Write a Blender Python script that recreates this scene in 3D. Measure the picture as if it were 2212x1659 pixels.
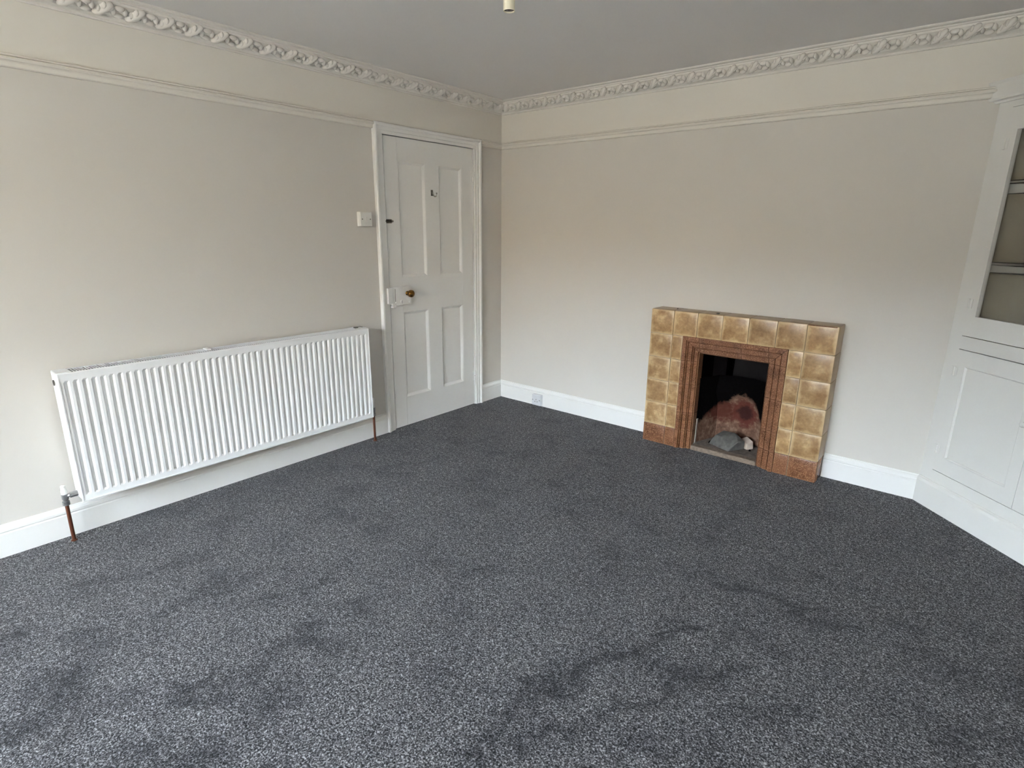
import bpy, bmesh, math, random
import numpy as np
from mathutils import Vector, Matrix

for o in list(bpy.data.objects):
    bpy.data.objects.remove(o)
sc = bpy.context.scene
C = sc.collection
R = math.radians

# ------------------------------------------------------------------ camera
cam_d = bpy.data.cameras.new('camera')
cam = bpy.data.objects.new('camera', cam_d)
C.objects.link(cam)
cam_d.sensor_fit = 'HORIZONTAL'
cam_d.sensor_width = 36.0
cam_d.lens = 36.0 * 1222.4 / 2212.0
cam_d.clip_start = 0.02
yaw, pitch, roll = R(39.725), R(-15.32), R(0.537)
fw = Vector((-math.sin(yaw) * math.cos(pitch), math.cos(yaw) * math.cos(pitch), math.sin(pitch)))
rt = fw.cross(Vector((0, 0, 1))).normalized()
up = rt.cross(fw)
r2 = rt * math.cos(roll) + up * math.sin(roll)
u2 = -rt * math.sin(roll) + up * math.cos(roll)
m = Matrix((r2, u2, -fw)).transposed().to_4x4()
m.translation = Vector((3.121, -3.601, 1.409))
cam.matrix_world = m
sc.camera = cam

# ------------------------------------------------------------------ sky, window portal, exposure
ROOM_X, ROOM_Y, CEIL = 3.74, -5.90, 2.33
WIN_X0, WIN_X1, WIN_Z0, WIN_Z1 = 0.85, 3.25, 0.66, 2.18

world = bpy.data.worlds.new('overcast_sky')
sc.world = world
world.use_nodes = True
wn = world.node_tree.nodes
bg = wn['Background']
bg.inputs['Color'].default_value = (0.76, 0.87, 1.0, 1)
bg.inputs['Strength'].default_value = 9.0

pl = bpy.data.lights.new('window_portal', 'AREA')
pl.shape = 'RECTANGLE'
pl.size = WIN_X1 - WIN_X0
pl.size_y = WIN_Z1 - WIN_Z0
pl.cycles.is_portal = True
po = bpy.data.objects.new('window_portal', pl)
C.objects.link(po)
po.location = ((WIN_X0 + WIN_X1) / 2, ROOM_Y - 0.16, (WIN_Z0 + WIN_Z1) / 2)
po.rotation_euler = (R(90), 0, R(180))   # looks along +y, into the room

sun = bpy.data.lights.new('sun', 'SUN')      # lights the added blocks outside, never enters the room
sun.energy = 10.0
sun.angle = R(3)
sun.color = (1.0, 0.90, 0.78)
so = bpy.data.objects.new('sun', sun)
C.objects.link(so)
so.rotation_euler = (R(-50), 0, R(-18))

vs = sc.view_settings
vs.view_transform = 'Standard'
vs.look = 'None'
vs.gamma = 1.0
vs.use_curve_mapping = False
vs.exposure = 2.77
sc.cycles.max_bounces = 7
sc.cycles.diffuse_bounces = 4
sc.cycles.glossy_bounces = 3
sc.cycles.use_adaptive_sampling = True
sc.cycles.adaptive_threshold = 0.03
sc.cycles.adaptive_min_samples = 40
sc.cycles.sample_clamp_indirect = 6.0

# ------------------------------------------------------------------ materials
MATS = {}


def mat(name, base, rough=0.5, metal=0.0, var=0.04, scale=6.0, bump=0.0, bscale=120.0, spec=0.5, coat=0.0, var2=None):
    """Principled paint / metal / plastic with noise in colour and relief."""
    mt = bpy.data.materials.new(name)
    mt.use_nodes = True
    nt = mt.node_tree
    p = nt.nodes['Principled BSDF']
    p.inputs['Roughness'].default_value = rough
    p.inputs['Metallic'].default_value = metal
    p.inputs['Specular IOR Level'].default_value = spec
    p.inputs['Coat Weight'].default_value = coat
    tc = nt.nodes.new('ShaderNodeTexCoord')
    nz = nt.nodes.new('ShaderNodeTexNoise')
    nz.inputs['Scale'].default_value = scale
    nz.inputs['Detail'].default_value = 2
    nt.links.new(tc.outputs['Object'], nz.inputs['Vector'])
    mx = nt.nodes.new('ShaderNodeMix')
    mx.data_type = 'RGBA'
    b = Vector(base)
    lo = b * (1 - var)
    hi = Vector(var2) if var2 else Vector([min(1, c * (1 + var)) for c in b])
    mx.inputs['A'].default_value = (*lo, 1)
    mx.inputs['B'].default_value = (*hi, 1)
    nt.links.new(nz.outputs['Fac'], mx.inputs['Factor'])
    nt.links.new(mx.outputs['Result'], p.inputs['Base Color'])
    if bump > 0.15:
        bz = nt.nodes.new('ShaderNodeTexNoise')
        bz.inputs['Scale'].default_value = bscale
        bz.inputs['Detail'].default_value = 3
        nt.links.new(tc.outputs['Object'], bz.inputs['Vector'])
        bp_ = nt.nodes.new('ShaderNodeBump')
        bp_.inputs['Strength'].default_value = bump
        bp_.inputs['Distance'].default_value = 0.002
        nt.links.new(bz.outputs['Fac'], bp_.inputs['Height'])
        nt.links.new(bp_.outputs['Normal'], p.inputs['Normal'])
    MATS[name] = mt
    return mt


WALL = mat('wall_paint_greige', (0.675, 0.640, 0.588), 0.85, var=0.025, scale=2.0, bump=0.10, bscale=220, spec=0.25)
FRIEZE = mat('frieze_paint_cream', (0.77, 0.73, 0.66), 0.8, var=0.02, scale=2.0, bump=0.08, bscale=220, spec=0.25)
CEILM = mat('ceiling_paint_white', (0.80, 0.775, 0.75), 0.9, var=0.02, scale=1.5, bump=0.08, bscale=160, spec=0.2)
PLASTER = mat('cornice_plaster_paint', (0.78, 0.74, 0.685), 0.75, var=0.03, scale=14, bump=0.2, bscale=240, spec=0.25)
GLOSS = mat('white_wood_paint', (0.83, 0.82, 0.79), 0.38, var=0.02, scale=5, bump=0.08, bscale=90, spec=0.45)
CUPP = mat('cupboard_white_paint', (0.80, 0.785, 0.745), 0.45, var=0.02, scale=5, bump=0.08, bscale=90, spec=0.4)
CUPI = mat('cupboard_inside_paint', (0.40, 0.36, 0.28), 0.7, var=0.04, scale=4, spec=0.3)
ENAMEL = mat('radiator_enamel', (0.86, 0.865, 0.86), 0.3, var=0.012, scale=8, spec=0.5)
DARKGAP = mat('dark_gap', (0.03, 0.03, 0.03), 0.9, var=0.2)
COPPER = mat('old_copper_pipe', (0.13, 0.040, 0.020), 0.45, 0.5, var=0.25, scale=30, var2=(0.20, 0.070, 0.036))
CHROME = mat('tarnished_chrome', (0.42, 0.42, 0.42), 0.3, 0.9, var=0.2, scale=40)
BRASS = mat('aged_brass', (0.19, 0.095, 0.022), 0.22, 0.95, var=0.3, scale=25)
STEEL = mat('dark_steel', (0.16, 0.145, 0.125), 0.4, 0.8, var=0.35, scale=60)
HOOKM = mat('worn_nickel_hook', (0.38, 0.36, 0.31), 0.3, 0.9, var=0.3, scale=60)
PLASTIC = mat('white_plastic', (0.80, 0.79, 0.75), 0.35, var=0.01, scale=10)
SOCKETM = mat('aged_white_plastic', (0.70, 0.70, 0.71), 0.4, var=0.02, scale=20)
CREAMP = mat('cream_lampholder_plastic', (0.86, 0.80, 0.62), 0.4, var=0.03, scale=20)
GROUT = mat('pale_grout', (0.62, 0.50, 0.33), 0.9, var=0.2, scale=40)
SLATE = mat('grey_slate', (0.068, 0.066, 0.060), 0.75, var=0.6, scale=32, bump=0.9, bscale=70, var2=(0.20, 0.19, 0.17))
PALEBRICK = mat('pale_firebrick', (0.56, 0.46, 0.38), 0.9, var=0.3, scale=25, bump=0.6, bscale=80)
ASHBRICK = mat('ashy_fireclay_edge', (0.30, 0.25, 0.21), 0.95, var=0.6, scale=30, bump=0.8, bscale=60)
DUST = mat('dusty_hearth', (0.17, 0.14, 0.115), 0.95, var=0.7, scale=45, bump=1.0, bscale=90, var2=(0.28, 0.23, 0.19))
STONE = mat('pale_hearth_kerb', (0.21, 0.16, 0.12), 0.9, var=0.6, scale=55, bump=0.6, bscale=60)
SOOT = mat('soot', (0.006, 0.005, 0.005), 0.95, var=0.5, scale=10, bump=0.6, bscale=40, spec=0.0)
PLATE_SHADE = mat('sooty_plate_slot_shade', (0.016, 0.014, 0.014), 0.8, var=0.4, scale=12, bump=0.5, bscale=60, spec=0.0)  # also gives the radiator slots their shade as colour
PAVING = mat('pale_paving', (0.19, 0.17, 0.14), 0.95, var=0.15, scale=3)
PALEBLOCK = mat('pale_added_block', (0.36, 0.26, 0.155), 0.9, var=0.1, scale=3)  # warm tone of the unseen blocks added outside
DARKBLOCK = mat('dim_added_block', (0.07, 0.06, 0.045), 0.9, var=0.15, scale=3)  # dim tone of the unseen block added outside


def glass_mat():
    mt = bpy.data.materials.new('thin_window_glass')
    mt.use_nodes = True
    nt = mt.node_tree
    nt.nodes.clear()
    out = nt.nodes.new('ShaderNodeOutputMaterial')
    tr = nt.nodes.new('ShaderNodeBsdfTransparent')
    tr.inputs['Color'].default_value = (0.96, 0.965, 0.96, 1)
    gl = nt.nodes.new('ShaderNodeBsdfGlossy')
    gl.inputs['Roughness'].default_value = 0.02
    lw = nt.nodes.new('ShaderNodeLayerWeight')
    lw.inputs['Blend'].default_value = 0.5
    pw = nt.nodes.new('ShaderNodeMath')
    pw.operation = 'POWER'
    pw.inputs[1].default_value = 5.0
    nt.links.new(lw.outputs['Facing'], pw.inputs[0])
    fr = nt.nodes.new('ShaderNodeMath')
    fr.operation = 'MULTIPLY_ADD'
    fr.inputs[1].default_value = 0.6
    fr.inputs[2].default_value = 0.04
    nt.links.new(pw.outputs[0], fr.inputs[0])
    mx = nt.nodes.new('ShaderNodeMixShader')
    nt.links.new(fr.outputs[0], mx.inputs[0])
    nt.links.new(tr.outputs[0], mx.inputs[1])
    nt.links.new(gl.outputs[0], mx.inputs[2])
    nt.links.new(mx.outputs[0], out.inputs[0])
    return mt


GLASS = glass_mat()


def ramp(nt, src, stops):
    r = nt.nodes.new('ShaderNodeValToRGB')
    el = r.color_ramp.elements
    while len(el) > len(stops):
        el.remove(el[-1])
    while len(el) < len(stops):
        el.new(0.5)
    for e, (p, c) in zip(el, stops):
        e.position = p
        e.color = (*c, 1)
    nt.links.new(src, r.inputs[0])
    return r.outputs[0]


def mix(nt, fac, a, b, mode='MIX'):
    x = nt.nodes.new('ShaderNodeMix')
    x.data_type = 'RGBA'
    x.blend_type = mode
    for k, v in (('Factor', fac), ('A', a), ('B', b)):
        if hasattr(v, 'links'):
            nt.links.new(v, x.inputs[k])
        elif isinstance(v, (int, float)):
            x.inputs[k].default_value = v
        else:
            x.inputs[k].default_value = (*v, 1)
    return x.outputs['Result']


def maths(nt, op, a, b=0.0, c=0.0):
    n = nt.nodes.new('ShaderNodeMath')
    n.operation = op
    for i, v in enumerate((a, b, c)):
        if hasattr(v, 'links'):
            nt.links.new(v, n.inputs[i])
        else:
            n.inputs[i].default_value = v
    return n.outputs[0]


def noise(nt, vec, scale, detail=3.0, rough=0.5):
    n = nt.nodes.new('ShaderNodeTexNoise')
    n.inputs['Scale'].default_value = scale
    n.inputs['Detail'].default_value = detail
    n.inputs['Roughness'].default_value = rough
    nt.links.new(vec, n.inputs['Vector'])
    return n.outputs['Fac']


def carpet_mat():
    mt = bpy.data.materials.new('charcoal_twist_pile_carpet')
    mt.use_nodes = True
    nt = mt.node_tree
    p = nt.nodes['Principled BSDF']
    tc = nt.nodes.new('ShaderNodeTexCoord')
    v = tc.outputs['Object']
    # twisted tufts about 7 mm across
    warp = nt.nodes.new('ShaderNodeTexNoise')
    warp.inputs['Scale'].default_value = 120
    nt.links.new(v, warp.inputs['Vector'])
    add = nt.nodes.new('ShaderNodeVectorMath')
    add.operation = 'MULTIPLY_ADD'
    nt.links.new(warp.outputs['Color'], add.inputs[0])
    add.inputs[1].default_value = (0.012, 0.012, 0.012)
    nt.links.new(v, add.inputs[2])
    tuft = noise(nt, add.outputs[0], 180, 2.0, 0.6)
    big = noise(nt, v, 55, 2.0, 0.5)
    h = maths(nt, 'ADD', maths(nt, 'MULTIPLY', tuft, 0.8), maths(nt, 'MULTIPLY', big, 0.2))
    col = ramp(nt, h, [(0.37, (0.006, 0.0058, 0.0064)), (0.46, (0.038, 0.0365, 0.039)),
                       (0.55, (0.134, 0.130, 0.135)), (0.65, (0.40, 0.39, 0.40))])
    # pile brushed the other way: marks with a shape of their own, kept on the mesh
    at = nt.nodes.new('ShaderNodeAttribute')
    at.attribute_name = 'pile_lay'
    lay = at.outputs['Fac']
    streak = noise(nt, v, 4.5, 6.0, 0.68)
    ragged = nt.nodes.new('ShaderNodeMapRange')
    ragged.inputs['From Min'].default_value = 0.36
    ragged.inputs['From Max'].default_value = 0.58
    ragged.inputs['To Min'].default_value = 0.42
    nt.links.new(noise(nt, v, 17, 5.0, 0.7), ragged.inputs['Value'])
    lay2 = maths(nt, 'MULTIPLY', lay, ragged.outputs[0])
    col = mix(nt, lay2, col, mix(nt, 1.0, col, (0.20, 0.20, 0.23), 'MULTIPLY'))
    sv = ramp(nt, streak, [(0.34, (0.62, 0.62, 0.64)), (0.47, (0.95, 0.95, 0.95)), (0.7, (1.10, 1.10, 1.08))])
    col = mix(nt, 1.0, col, sv, 'MULTIPLY')
    nt.links.new(col, p.inputs['Base Color'])
    p.inputs['Roughness'].default_value = 1.0
    p.inputs['Specular IOR Level'].default_value = 0.05
    p.inputs['Sheen Weight'].default_value = 0.12
    p.inputs['Sheen Roughness'].default_value = 0.5
    b = nt.nodes.new('ShaderNodeBump')
    b.inputs['Strength'].default_value = 0.9
    b.inputs['Distance'].default_value = 0.006
    nt.links.new(h, b.inputs['Height'])
    nt.links.new(b.outputs['Normal'], p.inputs['Normal'])
    return mt


CARPET = carpet_mat()


def tile_mat(name, centre, edge, dark, rough, spk=0.0):
    """Mottled glaze: thinner and paler along each tile's own edge (Generated = per tile)."""
    mt = bpy.data.materials.new(name)
    mt.use_nodes = True
    nt = mt.node_tree
    p = nt.nodes['Principled BSDF']
    tc = nt.nodes.new('ShaderNodeTexCoord')
    oi = nt.nodes.new('ShaderNodeObjectInfo')
    off = nt.nodes.new('ShaderNodeVectorMath')
    off.operation = 'MULTIPLY_ADD'
    cmb = nt.nodes.new('ShaderNodeCombineXYZ')
    for i in range(3):
        nt.links.new(oi.outputs['Random'], cmb.inputs[i])
    nt.links.new(cmb.outputs[0], off.inputs[0])
    off.inputs[1].default_value = (7, 13, 5)
    nt.links.new(tc.outputs['Object'], off.inputs[2])
    v = off.outputs[0]
    n1 = noise(nt, v, 14, 4, 0.6)
    n2 = noise(nt, v, 75, 4, 0.65)
    sep = nt.nodes.new('ShaderNodeSeparateXYZ')
    nt.links.new(tc.outputs['Generated'], sep.inputs[0])
    dx = maths(nt, 'ABSOLUTE', maths(nt, 'SUBTRACT', sep.outputs[0], 0.5))
    dz = maths(nt, 'ABSOLUTE', maths(nt, 'SUBTRACT', sep.outputs[2], 0.5))
    d = maths(nt, 'MAXIMUM', dx, dz)
    d = maths(nt, 'ADD', d, maths(nt, 'MULTIPLY', maths(nt, 'SUBTRACT', n1, 0.5), 0.22))
    mott = ramp(nt, n1, [(0.32, dark), (0.52, centre), (0.72, edge)])
    fine = ramp(nt, n2, [(0.3, (0.80, 0.78, 0.75)), (0.6, (1.08, 1.06, 1.03))])
    col = mix(nt, 0.8, mott, fine, 'MULTIPLY')
    rim = ramp(nt, d, [(0.38, (0, 0, 0)), (0.49, (0.9, 0.9, 0.9))])
    rimf = nt.nodes.new('ShaderNodeRGBToBW')
    nt.links.new(rim, rimf.inputs[0])
    col = mix(nt, rimf.outputs[0], col, edge)
    # each tile fired a little lighter or darker
    tone = ramp(nt, oi.outputs['Random'], [(0.0, (0.90, 0.88, 0.86)), (1.0, (1.08, 1.06, 1.0))])
    col = mix(nt, 1.0, col, tone, 'MULTIPLY')
    if spk:
        sp = noise(nt, v, 190, 2, 0.6)
        sm = ramp(nt, sp, [(0.50, (0, 0, 0)), (0.68, (1, 1, 1))])
        sb = nt.nodes.new('ShaderNodeRGBToBW')
        nt.links.new(sm, sb.inputs[0])
        col = mix(nt, maths(nt, 'MULTIPLY', sb.outputs[0], spk), col, (0.50, 0.27, 0.14))
    nt.links.new(col, p.inputs['Base Color'])
    p.inputs['Roughness'].default_value = rough
    p.inputs['Specular IOR Level'].default_value = 0.4
    b = nt.nodes.new('ShaderNodeBump')
    b.inputs['Strength'].default_value = 0.12
    b.inputs['Distance'].default_value = 0.003
    nt.links.new(n1, b.inputs['Height'])
    nt.links.new(b.outputs['Normal'], p.inputs['Normal'])
    return mt


TAN = tile_mat('tan_mottled_glaze', (0.42, 0.270, 0.135), (0.64, 0.475, 0.275), (0.29, 0.165, 0.075), 0.30)
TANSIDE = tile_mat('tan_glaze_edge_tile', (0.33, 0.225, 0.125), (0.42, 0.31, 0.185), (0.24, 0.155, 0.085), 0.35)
BROWN = tile_mat('brown_speckled_glaze', (0.20, 0.088, 0.048), (0.235, 0.112, 0.066), (0.125, 0.052, 0.028), 0.25, 0.60)


def fireback_mat():
    mt = bpy.data.materials.new('burnt_fireclay')
    mt.use_nodes = True
    nt = mt.node_tree
    p = nt.nodes['Principled BSDF']
    p.inputs['Roughness'].default_value = 0.95
    p.inputs['Specular IOR Level'].default_value = 0.0
    tc = nt.nodes.new('ShaderNodeTexCoord')
    v = tc.outputs['Object']          # object origin sits at the middle of the hearth
    sep = nt.nodes.new('ShaderNodeSeparateXYZ')
    nt.links.new(v, sep.inputs[0])
    n1 = noise(nt, v, 9, 4, 0.6)
    n2 = noise(nt, v, 30, 4, 0.6)
    x, z = sep.outputs[0], sep.outputs[2]
    base = ramp(nt, n2, [(0.3, (0.12, 0.065, 0.046)), (0.52, (0.20, 0.115, 0.080)), (0.78, (0.36, 0.245, 0.17))])
    # red burnt patches
    def blob(cx, cz, sx, sz):
        a = maths(nt, 'MULTIPLY', maths(nt, 'SUBTRACT', x, cx), 1 / sx)
        b = maths(nt, 'MULTIPLY', maths(nt, 'SUBTRACT', z, cz), 1 / sz)
        d = maths(nt, 'SQRT', maths(nt, 'ADD', maths(nt, 'MULTIPLY', a, a), maths(nt, 'MULTIPLY', b, b)))
        d = maths(nt, 'ADD', d, maths(nt, 'MULTIPLY', maths(nt, 'SUBTRACT', maths(nt, 'ADD', maths(nt, 'MULTIPLY', n1, 0.6), maths(nt, 'MULTIPLY', n2, 0.4)), 0.5), 2.4))
        n = nt.nodes.new('ShaderNodeMapRange')
        n.inputs['From Min'].default_value = 1.15
        n.inputs['From Max'].default_value = 0.55
        n.interpolation_type = 'SMOOTHSTEP'
        nt.links.new(d, n.inputs['Value'])
        return n.outputs[0]
    col = mix(nt, maths(nt, 'MULTIPLY', blob(0.018, 0.225, 0.115, 0.115), 0.9), base, (0.125, 0.034, 0.026))
    col = mix(nt, maths(nt, 'MULTIPLY', blob(-0.118, 0.225, 0.075, 0.09), 0.9), col, (0.10, 0.030, 0.022))
    col = mix(nt, maths(nt, 'MULTIPLY', blob(0.024, 0.232, 0.055, 0.055), 0.85), col, (0.040, 0.018, 0.018))
    # soot above a ragged arch that is highest right of the middle
    t = nt.nodes.new('ShaderNodeMapRange')
    t.inputs['From Min'].default_value = -0.22
    t.inputs['From Max'].default_value = 0.22
    nt.links.new(x, t.inputs['Value'])
    line = [(-.215, .15), (-.150, .275), (-.085, .298), (-.050, .338), (-.020, .362), (.030, .360), (.070, .335), (.102, .29), (.128, .20), (.21, .10)]
    arch = nt.nodes.new('ShaderNodeRGBToBW')
    nt.links.new(ramp(nt, t.outputs[0], [((px + .22) / .44, (h, h, h)) for px, h in line]), arch.inputs[0])
    arch = arch.outputs[0]
    dz = maths(nt, 'SUBTRACT', z, arch)
    dz = maths(nt, 'ADD', dz, maths(nt, 'MULTIPLY', maths(nt, 'SUBTRACT', n2, 0.5), 0.09))
    sm = nt.nodes.new('ShaderNodeMapRange')
    sm.inputs['From Min'].default_value = -0.012
    sm.inputs['From Max'].default_value = 0.02
    nt.links.new(dz, sm.inputs['Value'])
    col = mix(nt, sm.outputs[0], col, (0.004, 0.0035, 0.0035))
    nt.links.new(col, p.inputs['Base Color'])
    b = nt.nodes.new('ShaderNodeBump')
    b.inputs['Strength'].default_value = 0.6
    b.inputs['Distance'].default_value = 0.006
    nt.links.new(n2, b.inputs['Height'])
    nt.links.new(b.outputs['Normal'], p.inputs['Normal'])
    return mt


FIREBACK = fireback_mat()

# ------------------------------------------------------------------ mesh helpers


def obj(name, bm, material, parent=None, smooth=False, mats=None):
    me = bpy.data.meshes.new(name)
    bmesh.ops.recalc_face_normals(bm, faces=bm.faces)
    bm.to_mesh(me)
    bm.free()
    if smooth:
        me.shade_smooth()
        if smooth == 'auto':
            me.set_sharp_from_angle(angle=R(40))
    for mm in (mats or [material]):
        me.materials.append(mm)
    o = bpy.data.objects.new(name, me)
    C.objects.link(o)
    o.parent = parent
    return o


def empty(name, loc=(0, 0, 0), rz=0.0, parent=None):
    o = bpy.data.objects.new(name, None)
    C.objects.link(o)
    o.empty_display_size = 0.1
    o.location = loc
    o.rotation_euler = (0, 0, rz)
    o.parent = parent
    return o


def tag(o, label=None, cat=None, group=None, kind=None):
    if label:
        o['label'] = label
    if cat:
        o['category'] = cat
    if group:
        o['group'] = group
    if kind:
        o['kind'] = kind
    return o


def box(bm, x0, x1, y0, y1, z0, z1, bev=0.0, seg=2, mi=0):
    vs_ = [bm.verts.new(p) for p in ((x0, y0, z0), (x1, y0, z0), (x1, y1, z0), (x0, y1, z0),
                                     (x0, y0, z1), (x1, y0, z1), (x1, y1, z1), (x0, y1, z1))]
    fs = [bm.faces.new([vs_[i] for i in f]) for f in
          ((3, 2, 1, 0), (4, 5, 6, 7), (0, 1, 5, 4), (1, 2, 6, 5), (2, 3, 7, 6), (3, 0, 4, 7))]
    for f in fs:
        f.material_index = mi
    if bev:
        es = list({e for f in fs for e in f.edges})
        bmesh.ops.bevel(bm, geom=es, offset=bev, segments=seg, affect='EDGES', profile=0.5)
    return bm


def B(*a, **k):
    return box(bmesh.new(), *a, **k)


def loft(bm, rings, closed_ring=True, caps=True):
    """rings: list of equal-length point lists."""
    vr = [[bm.verts.new(p) for p in r] for r in rings]
    n = len(vr[0])
    rng = range(n) if closed_ring else range(n - 1)
    for a, b in zip(vr, vr[1:]):
        for i in rng:
            j = (i + 1) % n
            bm.faces.new((a[i], a[j], b[j], b[i]))
    if caps:
        bm.faces.new(list(reversed(vr[0])))
        bm.faces.new(vr[-1])
    return bm


def tube(bm, pts, rad, n=14, caps=True):
    """tube along points; rad scalar or list."""
    pts = [Vector(p) for p in pts]
    rings = []
    for i, p in enumerate(pts):
        a = pts[max(0, i - 1)]
        b = pts[min(len(pts) - 1, i + 1)]
        t = (b - a).normalized()
        ref = Vector((0, 0, 1)) if abs(t.z) < 0.9 else Vector((1, 0, 0))
        u = t.cross(ref).normalized()
        w = t.cross(u)
        r_ = rad[i] if isinstance(rad, (list, tuple)) else rad
        rings.append([p + (u * math.cos(2 * math.pi * k / n) + w * math.sin(2 * math.pi * k / n)) * r_ for k in range(n)])
    return loft(bm, rings, caps=caps)


def lathe(bm, prof, n=24, axis='z', origin=(0, 0, 0), caps=True):
    """prof: list of (radius, height along axis)."""
    o = Vector(origin)
    rings = []
    for r_, h in prof:
        ring = []
        for k in range(n):
            a = 2 * math.pi * k / n
            c, s = math.cos(a) * r_, math.sin(a) * r_
            ring.append(o + (Vector((c, s, h)) if axis == 'z' else Vector((h, c, s)) if axis == 'x' else Vector((c, h, s))))
        rings.append(ring)
    return loft(bm, rings, caps=caps)


def sweep(name, prof, ends, material, parent=None, kind=None):
    """prof: list of 2-D points; ends: function (a, b) -> start point, end point (allows mitres)."""
    bm = bmesh.new()
    s = [ends(a, b)[0] for a, b in prof]
    e = [ends(a, b)[1] for a, b in prof]
    loft(bm, [s, e])
    o = obj(name, bm, material, parent)
    if kind:
        o['kind'] = kind
    return o


# ------------------------------------------------------------------ room shell
T = 0.22
SPLIT = 2.03                                   # paint changes colour behind the picture rail
FX0, FX1, FZ, FY = 1.447, 2.545, 0.914, -0.152  # tiled fire surround
DY0, DY1, DZ = -1.155, -0.331, 1.978            # door leaf

# carpeted floor: a fine grid that carries the brushed-pile marks
nx, ny = 250, 320
gx = np.linspace(-0.0, ROOM_X, nx)
gy = np.linspace(ROOM_Y, 0.0, ny)
X, Y = np.meshgrid(gx, gy)
strokes = [
    ([(2.28, -2.74), (2.22, -2.6), (2.24, -2.47), (2.3, -2.31), (2.38, -2.11), (2.42, -1.99), (2.49, -1.79)], .030, .9),
    ([(2.38, -2.61), (2.37, -2.53), (2.45, -2.4), (2.5, -2.24), (2.58, -2.08), (2.7, -1.87)], .030, .75),
    ([(2.5, -1.45), (2.59, -1.44), (2.7, -1.43), (2.78, -1.43)], .032, .9), ([(2.84, -1.45), (2.9, -1.44)], .03, .7),
    ([(3.07, -1.28), (3.11, -1.29)], .03, .7), ([(1.17, -2.75), (1.18, -2.71)], .04, .85),
    ([(1.43, -2.77), (1.52, -2.77), (1.58, -2.71)], .05, .85), ([(1.47, -2.56), (1.46, -2.52)], .03, .8),
    ([(1.2, -2.6), (1.23, -2.48)], .03, .6), ([(1.21, -3.53), (1.18, -3.45), (1.13, -3.36), (1.07, -3.32)], .06, .9),
    ([(1.42, -3.2), (1.5, -3.11)], .04, .85), ([(1.36, -3.15), (1.45, -3.04)], .03, .8),
    ([(1.48, -2.93), (1.46, -2.85), (1.45, -2.69)], .04, .8), ([(1.7, -3.0), (1.61, -2.93)], .05, .6),
    ([(1.52, -3.35), (1.7, -3.16)], .05, .85), ([(0.52, -3.2), (0.53, -3.15)], .04, .8), ([(0.7, -3.46), (0.72, -3.41)], .04, .8),
    ([(0.95, -3.07), (0.94, -2.92), (0.93, -2.81)], .04, .65), ([(0.62, -3.01), (0.64, -2.76)], .03, .6),
    ([(1.27, -0.62), (1.29, -0.56)], .025, .8), ([(1.97, -1.56), (1.98, -1.5)], .03, .5), ([(2.6, -1.86), (2.65, -1.73)], .03, .6),
    ([(2.77, -2.09), (2.85, -2.06)], .04, .6), ([(2.87, -1.99), (2.92, -1.95)], .035, .6),
    ([(3.16, -1.81), (3.29, -1.79), (3.42, -1.66)], .045, .6), ([(2.19, -1.63), (2.24, -1.56)], .02, .5),
    ([(2.43, -1.6), (2.49, -1.58)], .025, .4), ([(2.53, -1.11), (2.57, -1.05)], .02, .4), ([(0.55, -1.59), (0.64, -1.32)], .03, .45),
    ([(0.57, -1.0), (0.68, -0.79)], .03, .4), ([(0.42, -2.71), (0.43, -2.4)], .03, .4), ([(0.64, -2.15), (0.62, -1.87)], .03, .4),
    ([(1.25, -3.35), (1.4, -3.45)], .05, .5), ([(0.85, -3.3), (0.95, -3.2)], .05, .6), ([(1.75, -3.25), (1.9, -3.1)], .04, .5),
]
rng = np.random.default_rng(4)
WX = sum(np.sin(X * f * 2.1 + p1) * np.cos(Y * f * 1.7 + p2) / f for f, p1, p2 in
         [(9, 1, 2), (23, 3, .5), (41, 2, 4), (70, .3, 1.1)])
WY = sum(np.cos(X * f * 1.8 + p1) * np.sin(Y * f * 2.3 + p2) / f for f, p1, p2 in
         [(11, .7, 1), (27, 2, 5), (45, 4, .4), (80, 1.3, 2.1)])
XX, YY = X + WX * 0.42, Y + WY * 0.42
lay = np.zeros_like(X)
for pts, wd, amt in strokes:
    d = np.full_like(X, 9.0)
    if len(pts) == 1:
        pts = pts * 2
    for (ax, ay), (bx_, by_) in zip(pts, pts[1:]):
        vx, vy = bx_ - ax, by_ - ay
        t = np.clip(((XX - ax) * vx + (YY - ay) * vy) / (vx * vx + vy * vy + 1e-9), 0, 1)
        d = np.minimum(d, np.hypot(XX - ax - t * vx, YY - ay - t * vy))
    lay = np.maximum(lay, amt * np.exp(-(d / wd) ** 2))
verts = np.stack([X.ravel(), Y.ravel(), np.zeros(X.size)], 1)
idx = np.arange(nx * ny).reshape(ny, nx)
quads = np.stack([idx[:-1, :-1].ravel(), idx[:-1, 1:].ravel(), idx[1:, 1:].ravel(), idx[1:, :-1].ravel()], 1)
me = bpy.data.meshes.new('floor')
me.from_pydata(verts.tolist(), [], quads.tolist())
at = me.attributes.new('pile_lay', 'FLOAT', 'POINT')
at.data.foreach_set('value', lay.ravel().astype(np.float32))
me.materials.append(CARPET)
floor = bpy.data.objects.new('floor', me)
C.objects.link(floor)
tag(floor, 'charcoal grey twist pile carpet with brushed dark footmarks', kind='structure')

# ceiling
tag(obj('ceiling', B(-T, ROOM_X + T, ROOM_Y - T, T, CEIL, CEIL + 0.2), CEILM), 'plain off-white painted ceiling', kind='structure')


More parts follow.
